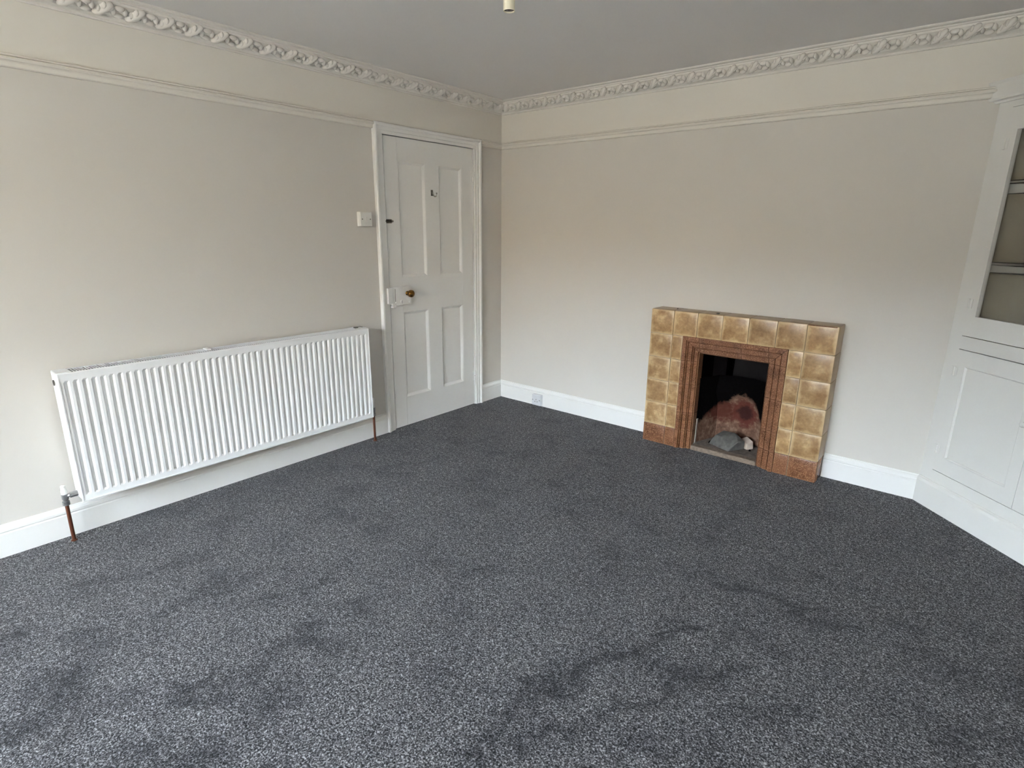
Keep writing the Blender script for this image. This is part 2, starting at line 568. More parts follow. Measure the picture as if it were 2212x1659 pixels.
def wall(name, pieces, label):
    bm = bmesh.new()
    for (x0, x1, y0, y1, z0, z1) in pieces:
        if z0 < SPLIT < z1:
            box(bm, x0, x1, y0, y1, z0, SPLIT, mi=0)
            box(bm, x0, x1, y0, y1, SPLIT, z1, mi=1)
        else:
            box(bm, x0, x1, y0, y1, z0, z1, mi=0 if z1 <= SPLIT else 1)
    return tag(obj(name, bm, None, mats=[WALL, FRIEZE]), label, kind='structure')


OD0, OD1, ODZ = -1.172, -0.316, 1.993           # structural door opening
wall('wall_left', [(-T, 0, ROOM_Y, OD0, -0.1, CEIL), (-T, 0, OD1, 0, -0.1, CEIL), (-T, 0, OD0, OD1, ODZ, CEIL)],
     'left wall painted warm grey, cream above the picture rail')
HX0, HX1, HZ = 1.782, 2.203, 0.652              # fire opening
wall('wall_back', [(-T, 1.70, 0, T, -0.1, CEIL), (2.28, ROOM_X + T, 0, T, -0.1, CEIL), (1.70, 2.28, 0, T, 0.72, CEIL)],
     'back wall painted warm grey behind the tiled fireplace')
wall('wall_right', [(ROOM_X, ROOM_X + T, ROOM_Y, 0, -0.1, CEIL)], 'right wall beyond the corner cupboard')
wall('wall_front', [(-T, WIN_X0, ROOM_Y - T, ROOM_Y, -0.1, CEIL), (WIN_X1, ROOM_X + T, ROOM_Y - T, ROOM_Y, -0.1, CEIL),
                    (WIN_X0, WIN_X1, ROOM_Y - T, ROOM_Y, -0.1, WIN_Z0), (WIN_X0, WIN_X1, ROOM_Y - T, ROOM_Y, WIN_Z1, CEIL)],
     'window wall behind the viewer')
tag(obj('wall_subfloor', B(-T, ROOM_X + T, ROOM_Y - T, 0.6, -0.3, -0.12), SOOT), 'slab under the carpet', kind='structure')

tag(obj('added_block_door', B(-.30, -T - .002, OD0 - .15, OD1 + .15, -.12, ODZ + .15), WALL), 'unseen backing box added behind the closed door to stop light leaks', kind='structure')  # added box, keeps daylight from leaking round the door
tag(obj('floor_threshold', B(-T, -.0005, OD0, OD1, -.10, -.001), DARKGAP), 'carpet strip running under the door', kind='structure')

# window behind the viewer
win = tag(empty('window_1', ((WIN_X0 + WIN_X1) / 2, ROOM_Y, WIN_Z0)), 'white three-light window in the wall behind the viewer', kind='structure')
ww, wh = (WIN_X1 - WIN_X0) / 2, WIN_Z1 - WIN_Z0
bm = bmesh.new()
for a in ((-ww, -ww + .06, -.14, -.06, 0, wh), (ww - .06, ww, -.14, -.06, 0, wh), (-ww + .06, ww - .06, -.14, -.06, 0, .06), (-ww + .06, ww - .06, -.14, -.06, wh - .06, wh)):
    box(bm, *a)
obj('window_frame', bm, GLOSS, win)
for s in (-1, 1):
    obj('mullion', B(s * 0.36 - .03, s * 0.36 + .03, -.14, -.06, .06, wh - .06), GLOSS, win)
for a, b in ((-ww + .06, -.39), (-.33, .33), (.39, ww - .06)):
    obj('pane', B(a, b, -.102, -.098, .06, wh - .06), GLASS, win)
obj('window_sill', B(-ww - .05, ww + .05, -.06, .08, -.03, 0.0, bev=.005), GLOSS, win)

# outside: paving, and unseen blocks added to shape the room's daylight
tag(obj('ground', B(-45, 48, -60, ROOM_Y - T, -0.6, -0.45), PAVING), 'pale paving outside the window', kind='structure')
tag(obj('added_block_pale', B(2.5, 48, -36, -34, -0.45, 5.6), PALEBLOCK), 'unseen pale block added opposite to cut low sky and bounce warm light', kind='structure')
tag(obj('added_block_side', B(9.5, 20, -28, -8.5, -0.45, 5.5), PALEBLOCK), 'unseen block added at the side to cut low sky on the left wall', kind='structure')
tag(obj('added_block_dark', B(-45, 2.5, -36, -34, -0.45, 6.2), DARKBLOCK), 'unseen dark block added opposite to keep the right side dim', kind='structure')

# skirting boards
SK = [(0, 0), (.018, 0), (.018, .105), (.0155, .109), (.0155, .112), (.018, .116), (.017, .126), (.012, .134), (.006, .139), (.005, .145), (0, .145)]


def skirt(name, runs, label):
    bm = bmesh.new()
    for f in runs:
        loft(bm, [[f(a, b)[0] for a, b in SK], [f(a, b)[1] for a, b in SK]])
    return tag(obj(name, bm, GLOSS), label, kind='structure')


skirt('baseboard_left', [lambda a, b: ((a, ROOM_Y + a, b), (a, -1.2385, b)), lambda a, b: ((a, -0.2545, b), (a, -a, b))],
      'white moulded skirting board along the left wall')
skirt('baseboard_back', [lambda a, b: ((a, -a, b), (FX0 - .002, -a, b)), lambda a, b: ((FX1 + .002, -a, b), (3.012 + 0.41 * a, -a, b))],
      'white moulded skirting board along the fireplace wall')
skirt('baseboard_right', [lambda a, b: ((ROOM_X - a, -0.75, b), (ROOM_X - a, ROOM_Y + a, b))], 'white skirting board along the right wall')
skirt('baseboard_front', [lambda a, b: ((a, ROOM_Y + a, b), (ROOM_X - a, ROOM_Y + a, b))], 'white skirting board under the window')

# picture rails
PR = [(0, 2.005), (.012, 2.005), (.016, 2.009), (.017, 2.022), (.020, 2.026), (.028, 2.029), (.031, 2.034), (.029, 2.040), (.019, 2.0415), (.018, 2.044), (.024, 2.046), (.024, 2.051), (.020, 2.0535), (0, 2.0535)]
tag(sweep('trim_1', PR, lambda a, b: ((a, ROOM_Y, b), (a, -1.238, b)), FRIEZE), 'cream picture rail on the left wall up to the door', kind='structure')
tag(sweep('trim_2', PR, lambda a, b: ((a, -0.255, b), (a, -a, b)), FRIEZE), 'short cream picture rail between door and room corner', kind='structure')
tag(sweep('trim_3', PR, lambda a, b: ((a, -a, b), (3.04, -a, b)), FRIEZE), 'cream picture rail on the fireplace wall', kind='structure')
tag(sweep('trim_4', PR, lambda a, b: ((ROOM_X - a, -0.80, b), (ROOM_X - a, ROOM_Y, b)), FRIEZE), 'cream picture rail on the right wall', kind='structure')

# plaster cornice with leaf-and-rosette enrichment
CO = [(0, 2.252), (.010, 2.252), (.013, 2.256), (.013, 2.262), (.020, 2.266), (.030, 2.270), (.034, 2.276), (.086, 2.306), (.088, 2.314),
      (.096, 2.316), (.098, 2.321), (.120, 2.322), (.125, 2.326), (.125, CEIL), (0, CEIL)]
cor_l = tag(sweep('trim_5', CO, lambda a, b: ((a, ROOM_Y + a, b), (a, -a, b)), PLASTER), 'enriched plaster cornice along the left wall', kind='structure')
cor_b = tag(sweep('trim_6', CO, lambda a, b: ((a, -a, b), (ROOM_X - a, -a, b)), PLASTER), 'enriched plaster cornice along the fireplace wall', kind='structure')
tag(sweep('trim_7', CO, lambda a, b: ((ROOM_X - a, -a, b), (ROOM_X - a, ROOM_Y + a, b)), PLASTER), 'plaster cornice along the right wall', kind='structure')
tag(sweep('trim_8', CO, lambda a, b: ((a, ROOM_Y + a, b), (ROOM_X - a, ROOM_Y + a, b)), PLASTER), 'plaster cornice above the window', kind='structure')


def blob_mesh(bm, centre, ax, radii, nu=8, nv=6):
    """ellipsoid with axes ax (3 unit vectors) and radii."""
    rings = []
    for i in range(1, nv):
        th = math.pi * i / nv
        ring = []
        for k in range(nu):
            ph = 2 * math.pi * k / nu
            ring.append(Vector(centre) + ax[0] * (radii[0] * math.cos(th)) + ax[1] * (radii[1] * math.sin(th) * math.cos(ph))
                        + ax[2] * (radii[2] * math.sin(th) * math.sin(ph)))
        rings.append(ring)
    loft(bm, rings)


# local frame of an ornament: e = along the wall, f = up the slope of the band, g = out of the band
sl = Vector((.052, 0, .030)).normalized()
def orn_axes(e, n):
    """e: direction along the wall; n: outward wall normal (horizontal)."""
    f = (n * .052 + Vector((0, 0, .030))).normalized()
    g = (n * .030 - Vector((0, 0, .052))).normalized()
    return e, f, g


def leaf_mesh(e, n):
    e, f, g = orn_axes(e, n)
    bm = bmesh.new()
    d = (e * 0.66 + f * 0.75).normalized()
    w = d.cross(g).normalized()
    blob_mesh(bm, g * 0.003, (d, w, g), (.048, .018, .021), 12, 9)
    for k, (t, q, rr) in enumerate(((-.026, .010, .016), (.0, .013, .017), (.025, .010, .015), (-.012, -.011, .015), (.014, -.012, .015))):
        blob_mesh(bm, d * t + w * q + g * .004, ((d + w * .5 * (1 if q > 0 else -1)).normalized(), (w - d * .5 * (1 if q > 0 else -1)).normalized(), g), (rr, .008, .0175), 8, 6)
    return bm


def rosette_mesh(e, n):
    e, f, g = orn_axes(e, n)
    bm = bmesh.new()
    for ang, rr in ((15, .021), (95, .019), (185, .023), (270, .020)):
        a = R(ang)
        c = e * math.cos(a) * rr + f * math.sin(a) * rr
        d = (e * -math.sin(a) + f * math.cos(a)).normalized()
        blob_mesh(bm, c + g * .001, (d, d.cross(g).normalized(), g), (.020, .0105, .0175), 9, 7)
    blob_mesh(bm, e * .004 + f * .003, (e, f, g), (.0065, .0065, .009), 6, 4)
    return bm


def enrich(trim, e, n, p0, period, count):
    lm = rm = None
    for k in range(count):
        base = p0 + e * (k * period)
        if lm is None:
            lo = obj('leaf', leaf_mesh(e, n), PLASTER, trim, smooth=True)
            ro = obj('rosette', rosette_mesh(e, n), PLASTER, trim, smooth=True)
            lm, rm = lo.data, ro.data
        else:
            lo = bpy.data.objects.new('leaf', lm)
            ro = bpy.data.objects.new('rosette', rm)
            for q in (lo, ro):
                C.objects.link(q)
                q.parent = trim
        lo.location = base
        ro.location = base + e * (period / 2)


enrich(cor_l, Vector((0, 1, 0)), Vector((1, 0, 0)), Vector((.060, -3.11, 2.2905)), 0.12, 26)
enrich(cor_b, Vector((1, 0, 0)), Vector((0, -1, 0)), Vector((.10, -.060, 2.2905)), 0.12, 27)

# ------------------------------------------------------------------ door and its casing
arch = tag(empty('trim_9', (0, (DY0 + DY1) / 2, 0)), 'white moulded door casing left of the room corner', kind='structure')
yc = (DY0 + DY1) / 2
AP = [(0, 0), (.020, 0), (.027, .004), (.029, .012), (.027, .020), (.021, .024), (.018, .027), (.018, .044), (.014, .047), (.014, .066), (0, .066)]
# (depth from wall, distance inward from the outer edge)
AY0, AY1, AZ = -1.238, -0.255, 2.048
obj('casing_jamb', loft(bmesh.new(), [[(a, AY0 + b - yc, 0) for a, b in AP], [(a, AY0 + b - yc, AZ - b) for a, b in AP]]), GLOSS, arch)
obj('casing_jamb', loft(bmesh.new(), [[(a, AY1 - b - yc, 0) for a, b in AP], [(a, AY1 - b - yc, AZ - b) for a, b in AP]]), GLOSS, arch)
HP = [(a * 0.9 if a > .02 else a, b) for a, b in AP]
obj('casing_head', loft(bmesh.new(), [[(a, AY0 + b - yc, AZ - b) for a, b in HP], [(a, AY1 - b - yc, AZ - b) for a, b in HP]]), GLOSS, arch)
bm = bmesh.new()
box(bm, -.16, .004, OD0 - yc, DY0 - .005 - yc, 0, ODZ)
box(bm, -.16, .004, DY1 + .003 - yc, OD1 - yc, 0, ODZ)
box(bm, -.16, .004, DY0 - .005 - yc, DY1 + .003 - yc, DZ + .006, ODZ)
box(bm, -.16, -.046, DY0 - .003 - yc, DY0 + .012 - yc, 0, DZ + .005)      # stop beads close the gap
box(bm, -.16, -.046, DY1 - .012 - yc, DY1 + .003 - yc, 0, DZ + .005)
box(bm, -.16, -.046, DY0 + .012 - yc, DY1 - .012 - yc, DZ - .012, DZ + .005)
obj('door_lining', bm, GLOSS, arch)

door = tag(empty('door_1', (0, yc, 0)), 'white four-panel door with brass knob, closed', kind='structure')
ys = [DY0, -1.047, -.805, -.683, -.450, DY1]
ys = [y - yc for y in ys]
zs = [.003, .213, .843, 1.075, 1.836, DZ]
DT = .040
obj('stile', B(-DT, 0, ys[0], ys[1], zs[0], zs[5], bev=.0012, seg=1), GLOSS, door)
obj('stile', B(-DT, 0, ys[4], ys[5], zs[0], zs[5], bev=.0012, seg=1), GLOSS, door)
for a, b in ((0, 1), (2, 3), (4, 5)):
    obj('rail', B(-DT, 0, ys[1], ys[4], zs[a], zs[b]), GLOSS, door)
for a, b in ((1, 2), (3, 4)):
    obj('muntin', B(-DT, 0, ys[2], ys[3], zs[a], zs[b]), GLOSS, door)


def panel(parent, y0, y1, z0, z1, mw, dep, m, name='panel', flat=None):
    """sunk panel with an ovolo moulding; plane x = 0 facing +x."""
    bm = bmesh.new()
    rings = []
    for ins, x in ((0, -.0005), (mw * .25, -.0008), (mw * .55, -dep * .40), (mw * .85, -dep * .85), (mw, -dep)):
        rings.append([(x, y0 + ins, z0 + ins), (x, y1 - ins, z0 + ins), (x, y1 - ins, z1 - ins), (x, y0 + ins, z1 - ins)])
    vr = [[bm.verts.new(p) for p in r] for r in rings]
    for a, b in zip(vr, vr[1:]):
        for i in range(4):
            j = (i + 1) % 4
            bm.faces.new((a[i], a[j], b[j], b[i]))
    bm.faces.new(vr[-1])
    back = [bm.verts.new((-dep - .012, p[1], p[2])) for p in rings[0]]
    for i in range(4):
        j = (i + 1) % 4
        bm.faces.new((vr[0][j], vr[0][i], back[i], back[j]))
    bm.faces.new(list(reversed(back)))
    return obj(name, bm, m, parent)


for (a, b) in ((1, 2), (3, 4)):
    panel(door, ys[a], ys[b], zs[3], zs[4], .022, .013, GLOSS)
    panel(door, ys[a], ys[b], zs[1], zs[2], .024, .014, GLOSS)

# rim lock, keep, knob
lock = obj('rim_lock', B(0, .028, -1.152 - yc, -.995 - yc, .895, 1.020, bev=.0025), GLOSS, door)
obj('lock_foot', B(.002, .0295, -1.154 - yc, -1.126 - yc, .878, .8945, bev=.003), GLOSS, lock)
for yy, zz in ((-1.092, 1.006), (-1.128, .915), (-1.008, .912)):
    obj('screw', lathe(bmesh.new(), [(.0065, .0), (.0062, .0025), (.003, .004)], 12, 'x', (.028, yy - yc, zz)), GLOSS, lock, smooth='auto')
obj('lock_groove', B(.0275, .0284, -1.132 - yc, -1.129 - yc, .905, 1.008), STEEL, lock)
obj('escutcheon', lathe(bmesh.new(), [(.013, 0), (.012, .003), (.008, .004)], 16, 'x', (.028, -1.078 - yc, .917)), GLOSS, lock, smooth='auto')
obj('keyhole', B(.0318, .0325, -1.0795 - yc, -1.0765 - yc, .906, .926), DARKGAP, lock)
obj('keep', B(.0, .034, -1.196 - yc, -1.1535 - yc, .912, 1.016, bev=.004), GLOSS, door)
knob = obj('door_knob', lathe(bmesh.new(), [(.016, 0), (.016, .003), (.009, .005), (.008, .014), (.012, .017), (.020, .022), (.0245, .030), (.0262, .039),
                                            (.0245, .048), (.019, .055), (.010, .0595), (.003, .061)], 28, 'x', (.028, -1.025 - yc, .972)), BRASS, lock, smooth=True)
tag(knob, 'round aged brass knob')
# bolt, hook, hinges
bolt = obj('bolt_plate', B(0, .003, -1.176 - yc, -1.113 - yc, 1.438, 1.464, bev=.001), STEEL, door)
tag(bolt, 'small dark steel slide bolt')
obj('bolt_bar', tube(bmesh.new(), [(.008, -1.174 - yc, 1.451), (.008, -1.116 - yc, 1.451)], .0055, 10), STEEL, bolt, smooth='auto')
obj('bolt_knob', lathe(bmesh.new(), [(.004, 0), (.004, .008), (.0065, .010), (.0065, .016), (.003, .018)], 12, 'x', (.008, -1.121 - yc, 1.451)), STEEL, bolt, smooth='auto')
hook = obj('coat_hook', B(0, .004, -.757 - yc, -.739 - yc, 1.628, 1.668, bev=.0015), STEEL, door)
hp = [(.004, 1.652), (.012, 1.640), (.022, 1.628), (.034, 1.622), (.045, 1.626), (.050, 1.638), (.050, 1.648)]
obj('hook_arm', tube(bmesh.new(), [(x, -.748 - yc, z) for x, z in hp], [.004, .004, .004, .004, .004, .004, .0055], 10), HOOKM, hook, smooth=True)
for zc_ in (1.783, .245):
    hg = empty('hinge', (0, DY1 + .001 - yc, zc_), parent=door)
    for s in (-1, 1):
        obj('knuckle', lathe(bmesh.new(), [(.003, -.019), (.0075, -.0175), (.0075, .0175), (.003, .019)], 12, 'z', (.0065 + .0018 * s, .001 * s, s * .0198)), GLOSS, hg, smooth='auto')
    obj('hinge_leaf', B(-.002, .002, -.020, .0, -.038, .038), GLOSS, hg)

# ------------------------------------------------------------------ radiator
RY0, RY1, RZ0, RZ1, RX = -3.049, -1.450, .197, .793, .143
rad = tag(empty('radiator', (0, (RY0 + RY1) / 2, 0)), 'long white ribbed panel radiator on the left wall beside the door', 'radiator')
ryc = (RY0 + RY1) / 2
# pressed front panel: flat field with 47 sunk channels
def pressed(xf, flip, name):
    bm = bmesh.new()
    pitch_, n_, dep = .03345, 47, .0095
    y_first = -3.0335 - ryc
    prof = [(RY0 - ryc, 0.0)]
    for k in range(n_):
        y = y_first + k * pitch_
        prof += [(y, 0.0), (y + .0065, -dep), (y + .0150, -dep), (y + .0225, 0.0)]
    prof.append((RY1 - ryc, 0.0))
    zb = [(RZ0, 0), (RZ0 + .030, 0), (RZ0 + .037, 1), (RZ1 - .042, 1), (RZ1 - .033, 0), (RZ1, 0)]
    rows = [[bm.verts.new((xf + flip * d * f, y, z)) for y, d in prof] for z, f in zb]
    for a, b in zip(rows, rows[1:]):
        for i in range(len(prof) - 1):
            bm.faces.new((a[i], a[i + 1], b[i + 1], b[i]))
    # welded rim and shell behind
    y0, y1 = RY0 - ryc, RY1 - ryc
    xb = xf - flip * .014
    bk = [bm.verts.new((xb, y, z)) for y, z in ((y0, RZ0), (y1, RZ0), (y1, RZ1), (y0, RZ1))]
    bm.faces.new(list(reversed(bk)))
    def strip(edge, b0, b1):
        bm.faces.new(edge + [b1, b0])
    strip(rows[0], bk[0], bk[1])
    strip(list(reversed(rows[-1])), bk[2], bk[3])
    strip([r[-1] for r in rows], bk[1], bk[2])
    strip([r[0] for r in reversed(rows)], bk[3], bk[0])
    o = obj(name, bm, ENAMEL, rad)
    return o


pressed(RX, 1, 'front_panel')
pressed(.040, -1, 'back_panel')
bm = bmesh.new()
for z in (RZ0 + .002, RZ1 - .006):
    box(bm, RX - .001, RX + .003, RY0 - ryc, RY1 - ryc, z, z + .004)
for y in (RY0 - ryc, RY1 - .004 - ryc):
    box(bm, RX - .001, RX + .003, y, y + .004, RZ0 + .006, RZ1 - .006)
obj('edge_bead', bm, ENAMEL, rad)
for y in (RY0 - ryc, RY1 - .008 - ryc):
    sp_ = obj('side_cover', B(.056, RX - .016, y - .002, y + .010, RZ0 + .012, RZ1 + .001, bev=.002), ENAMEL, rad)
# side details: hole plug, and the top grille of fine bars
obj('air_vent', lathe(bmesh.new(), [(.013, -.004), (.012, -.007), (.005, -.008)], 14, 'y', (.085, RY0 - ryc, RZ1 - .045)), STEEL, rad, smooth='auto')
bm = bmesh.new()
g0, g1 = RY0 + .055 - ryc, RY1 - .055 - ryc
box(bm, .050, .056, g0, g1, RZ1 - .006, RZ1 + .001)
box(bm, RX - .017, RX - .013, g0, g1, RZ1 - .006, RZ1 + .0005)
ng = 142
for k in range(ng):
    y = g0 + (g1 - g0) * k / (ng - 1)
    box(bm, .055, RX - .016, y - .0013, y + .0013, RZ1 - .0015, RZ1 + .0003)
for y in (RY0 - ryc, RY1 - .055 - ryc):
    box(bm, .040, RX - .012, y + .002, y + .053, RZ1 - .006, RZ1 + .002)
obj('top_grille', bm, ENAMEL, rad)
obj('convector_slot_shade', B(.056, RX - .020, RY0 + .02 - ryc, RY1 - .02 - ryc, RZ0 + .03, RZ1 - .012), PLATE_SHADE, rad)  # dark block under the grille, slot shade put into its colour
for y in (-2.55, -1.95):
    obj('wall_bracket', B(0, .042, y - .015 - ryc, y + .015 - ryc, RZ0 + .08, RZ1 - .08), ENAMEL, rad)
obj('clip', B(.060, .110, -2.42 - ryc, -2.40 - ryc, RZ1 + .001, RZ1 + .010, bev=.002), ENAMEL, rad)
tg = obj('bleed_key', B(.075, .095, -1.515 - ryc, -1.490 - ryc, RZ1 + .0015, RZ1 + .008, bev=.002), STEEL, rad)
obj('key_tail', tube(bmesh.new(), [(.085, -1.490 - ryc, RZ1 + .007), (.092, -1.475 - ryc, RZ1 + .008), (.100, -1.462 - ryc, RZ1 + .004)], .0018, 6), STEEL, tg)


def valve(y, side, capz, caph, caprad):
    px = .075
    v = obj('valve', lathe(bmesh.new(), [(.009, .178), (.0145, .180), (.0145, .198), (.010, .200), (.010, .206), (.013, .208), (.013, capz - .004), (.009, capz)],
                           10, 'z', (px, y - ryc, 0)), CHROME, rad, smooth='auto')
    ye = RY0 if side < 0 else RY1
    obj('union_nut', tube(bmesh.new(), [(px, y - ryc, .222), (px + .004, y - side * .016 - ryc, .223), (px + .004, y - side * .018 - ryc, .223), (px + .005, ye - side * .006 - ryc, .224)],
                          [.009, .009, .0135, .0135], 8), CHROME, v, smooth='auto')
    tag(obj('valve_cap', lathe(bmesh.new(), [(caprad * .9, capz - .004), (caprad, capz), (caprad, capz + caph * .35), (caprad * .86, capz + caph * .42), (caprad * .8, capz + caph * .95), (caprad * .6, capz + caph)],
                               16, 'z', (px, y - ryc, 0)), PLASTIC, v, smooth='auto'), 'white plastic valve cap')
    pp = obj('supply_pipe', tube(bmesh.new(), [(px, y - ryc, -.02), (px, y - ryc, .06), (px, y - ryc, .182)], .0078, 14), COPPER, rad, smooth='auto')
    tag(pp, 'brown copper pipe rising from the carpet')
    obj('pipe_collar', lathe(bmesh.new(), [(.013, 0.0), (.012, .005), (.0085, .007)], 14, 'z', (px, y - ryc, 0)), COPPER, pp, smooth='auto')


valve(-3.098, -1, .236, .040, .0125)
valve(-1.398, 1, .242, .066, .0125)

# ------------------------------------------------------------------ light switch
sw = tag(empty('light_switch', (0, -1.340, 1.460)), 'white surface-mounted square light switch left of the door casing', 'switch')
obj('back_box', B(0, .028, -.044, .044, -.044, .044, bev=.003), PLASTIC, sw)
obj('face_plate', B(.0285, .037, -.044, .044, -.044, .044, bev=.004), PLASTIC, sw)
obj('rocker', B(.0365, .0405, -.009, .009, -.013, .013, bev=.002), PLASTIC, sw)
for s in (-1, 1):
    obj('screw', lathe(bmesh.new(), [(.0038, 0), (.0036, .0012), (.002, .0016)], 10, 'x', (.037, s * .030, 0)), STEEL, sw, smooth='auto')

# ------------------------------------------------------------------ wall socket on the skirting
sk = tag(empty('wall_socket', (.430, -.018, .056)), 'small white power socket on the skirting board left of the fireplace', 'socket')
obj('back_box', B(-.043, .043, -.026, 0, -.046, .043, bev=.003), SOCKETM, sk)
obj('face_plate', B(-.043, .043, -.034, -.0265, -.046, .043, bev=.004), SOCKETM, sk)
for x, z, w, h in ((0, .004, .005, .009), (-.012, -.014, .008, .005), (.012, -.014, .008, .005)):
    obj('pin_slot', B(x - w / 2, x + w / 2, -.0346, -.0335, z - h / 2, z + h / 2), STEEL, sk)
obj('rocker', B(.018, .030, -.0375, -.0335, .010, .026, bev=.0015), SOCKETM, sk)
for s in (-1, 1):
    obj('screw', lathe(bmesh.new(), [(.002, -.0016), (.0036, -.0012), (.0038, 0)], 10, 'y', (s * .034, -.034, 0)), STEEL, sk, smooth='auto')

# ------------------------------------------------------------------ pendant lampholder
lx, ly, lz = 1.762, -1.998, 2.094
pend = tag(empty('pendant_light', (lx, ly, CEIL)), 'cream pendant lampholder without a bulb hanging from the ceiling', 'lamp')
obj('ceiling_rose', lathe(bmesh.new(), [(.040, 0), (.040, -.012), (.033, -.022), (.012, -.030), (.006, -.034)], 28), CREAMP, pend, smooth='auto')
obj('flex', tube(bmesh.new(), [(0, 0, -.03), (0, 0, -.10)], .0035, 10), CREAMP, pend, smooth='auto')
zb_ = lz - CEIL
obj('lampholder', lathe(bmesh.new(), [(.004, -.085), (.010, -.088), (.017, -.105), (.0180, -.125), (.0190, -.128), (.0190, -.15), (.0190, zb_), (.0175, zb_), (.0160, -.15), (.0160, -.13), (.002, -.129)], 28), CREAMP, pend, smooth='auto')
obj('bore_shade_plug', lathe(bmesh.new(), [(.0172, zb_ + .010), (.0172, zb_ + .004), (.006, zb_ + .004), (.006, zb_ + .006), (.001, zb_ + .006)], 24), STEEL, pend, smooth='auto')  # dark plug added as the shade inside the hollow holder

# ------------------------------------------------------------------ tiled fireplace
fp = tag(empty('fireplace', ((FX0 + FX1) / 2, 0, 0)), 'tan and brown tiled fireplace surround with an open soot-blackened grate', 'fireplace')
fxc = (FX0 + FX1) / 2
TW = (FX1 - FX0) / 7
xs = [FX0 + TW * k - fxc for k in range(8)]
zr = [0, .130, .287, .443, .600, .757, FZ]
GX0, GX1, GZ = 1.675 - fxc, 2.307 - fxc, .760
TH, G = .010, .0013
hx0, hx1 = HX0 - fxc, HX1 - fxc
# mortar core behind the tiles
bm = bmesh.new()
cy0, cy1 = FY + TH - .002, -.001
box(bm, xs[0] + TH - .002, GX0 - .001, cy0, cy1, .0, FZ - TH + .002)
box(bm, GX1 + .001, xs[7] - TH + .002, cy0, cy1, .0, FZ - TH + .002)
box(bm, GX0 - .001, GX1 + .001, cy0, cy1, GZ + .001, FZ - TH + .002)
# behind the stepped frame the core lies further back
box(bm, GX0 - .001, hx0 - .012, FY + .102, cy1, .0, GZ + .001)
box(bm, hx1 + .012, GX1 + .001, FY + .102, cy1, .0, GZ + .001)
box(bm, hx0 - .012, hx1 + .012, FY + .102, cy1, HZ + .012, GZ + .001)
obj('mortar_core', bm, GROUT, fp)


def tile(name, x0, x1, z0, z1, m, y0=FY, th=TH, parent=fp, jit=True):
    cx, cz = (x0 + x1) / 2, (z0 + z1) / 2
    j = random.uniform(-.0012, .0012) if jit else 0
    bm = B(x0 + G - cx, x1 - G - cx, 0, th, z0 + G - cz, z1 - G - cz, bev=.0028)
    o = obj(name, bm, m, parent, smooth='auto')
    o.location = (cx, y0 + j, cz)
    return o


random.seed(11)
gap = .0
for k in range(7):                                       # top course
    tile('tile', xs[k], xs[k + 1], zr[5], zr[6], TAN)
for r_ in range(1, 5):                                   # tan columns
    tile('tile', xs[0], xs[1], zr[r_], zr[r_ + 1], TAN)
    tile('tile', xs[6], xs[7], zr[r_], zr[r_ + 1], TAN)
    tile('tile', xs[1], GX0, zr[r_], zr[r_ + 1] if r_ < 4 else zr[5], TAN)
    tile('tile', GX1, xs[6], zr[r_], zr[r_ + 1] if r_ < 4 else zr[5], TAN)
for x0, x1 in ((xs[0], xs[1]), (xs[1], GX0), (GX1, xs[6]), (xs[6], xs[7])):
    tile('base_tile', x0, x1, 0, zr[1], BROWN)


def side_tile(x, z0, z1, m, sgn):
    bm = B(-.008, 0, FY + .008, -.001, -(z1 - z0) / 2 + G, (z1 - z0) / 2 - G, bev=.003)
    o = obj('edge_tile', bm, m, fp, smooth='auto')
    if sgn > 0:
        o.location = (x, 0, (z0 + z1) / 2)
    else:
        o.location = (x + .008, 0, (z0 + z1) / 2)


for r_ in range(6):
    side_tile(xs[7], zr[r_], zr[r_ + 1], TANSIDE if r_ else BROWN, 1)
    side_tile(xs[0], zr[r_], zr[r_ + 1], TANSIDE if r_ else BROWN, -1)
for k in range(7):                                       # top ledge tiles
    bm = B(-TW / 2 + G, TW / 2 - G, FY + .006, -.001, -.008, 0, bev=.003)
    o = obj('ledge_tile', bm, TANSIDE, fp, smooth='auto')
    o.location = ((xs[k] + xs[k + 1]) / 2, 0, FZ + .0005)

# stepped brown frame: three bands, each set further back
steps = [(0.0, .036, FY - .004), (.036, .072, FY + .013), (.072, .106, FY + .030)]
prof = []
for a, b, y in steps:                       # each band ends in a fine groove
    prof += [(a + .001, y + .002), (a + .004, y), (b - .010, y), (b - .0085, y + .013), (b - .003, y + .013), (b - .002, y + .004), (b - .0005, y + .004)]
prof = [(0.0, FY + .004)] + prof + [(.106, FY + .048), (.106, FY + .10), (0.0, FY + .05)]


def frame_piece(axis, sgn, c0, c1, mitre0=0.0, mitre1=0.0):
    """axis 'z': jamb piece from z=c0..c1 on side sgn; axis 'x': head piece from x=c0..c1."""
    bm = bmesh.new()
    r0, r1 = [], []
    for d, y in prof:
        if axis == 'z':
            xx = GX0 + d if sgn < 0 else GX1 - d
            r0.append((xx, y, c0 + G))
            r1.append((xx, y, c1 - G - mitre1 * d))
        else:
            r0.append((c0 + G + mitre0 * d, y, GZ - d))
            r1.append((c1 - G - mitre1 * d, y, GZ - d))
    loft(bm, [r0, r1])
    return obj('frame_tile', bm, BROWN, fp)


for sgn, zz in ((-1, [0, .125, .251, .443, .600, GZ]), (1, [0, .125, .252, .448, .655, GZ])):
    for i in range(len(zz) - 1):
        frame_piece('z', sgn, zz[i], zz[i + 1], mitre1=1.0 if i == len(zz) - 2 else 0.0)
frame_piece('x', 0, GX0, GX0 + .107, mitre0=1.0)
frame_piece('x', 0, GX0 + .107, .045)
frame_piece('x', 0, .045, GX1 - .107)
frame_piece('x', 0, GX1 - .107, GX1, mitre1=1.0)

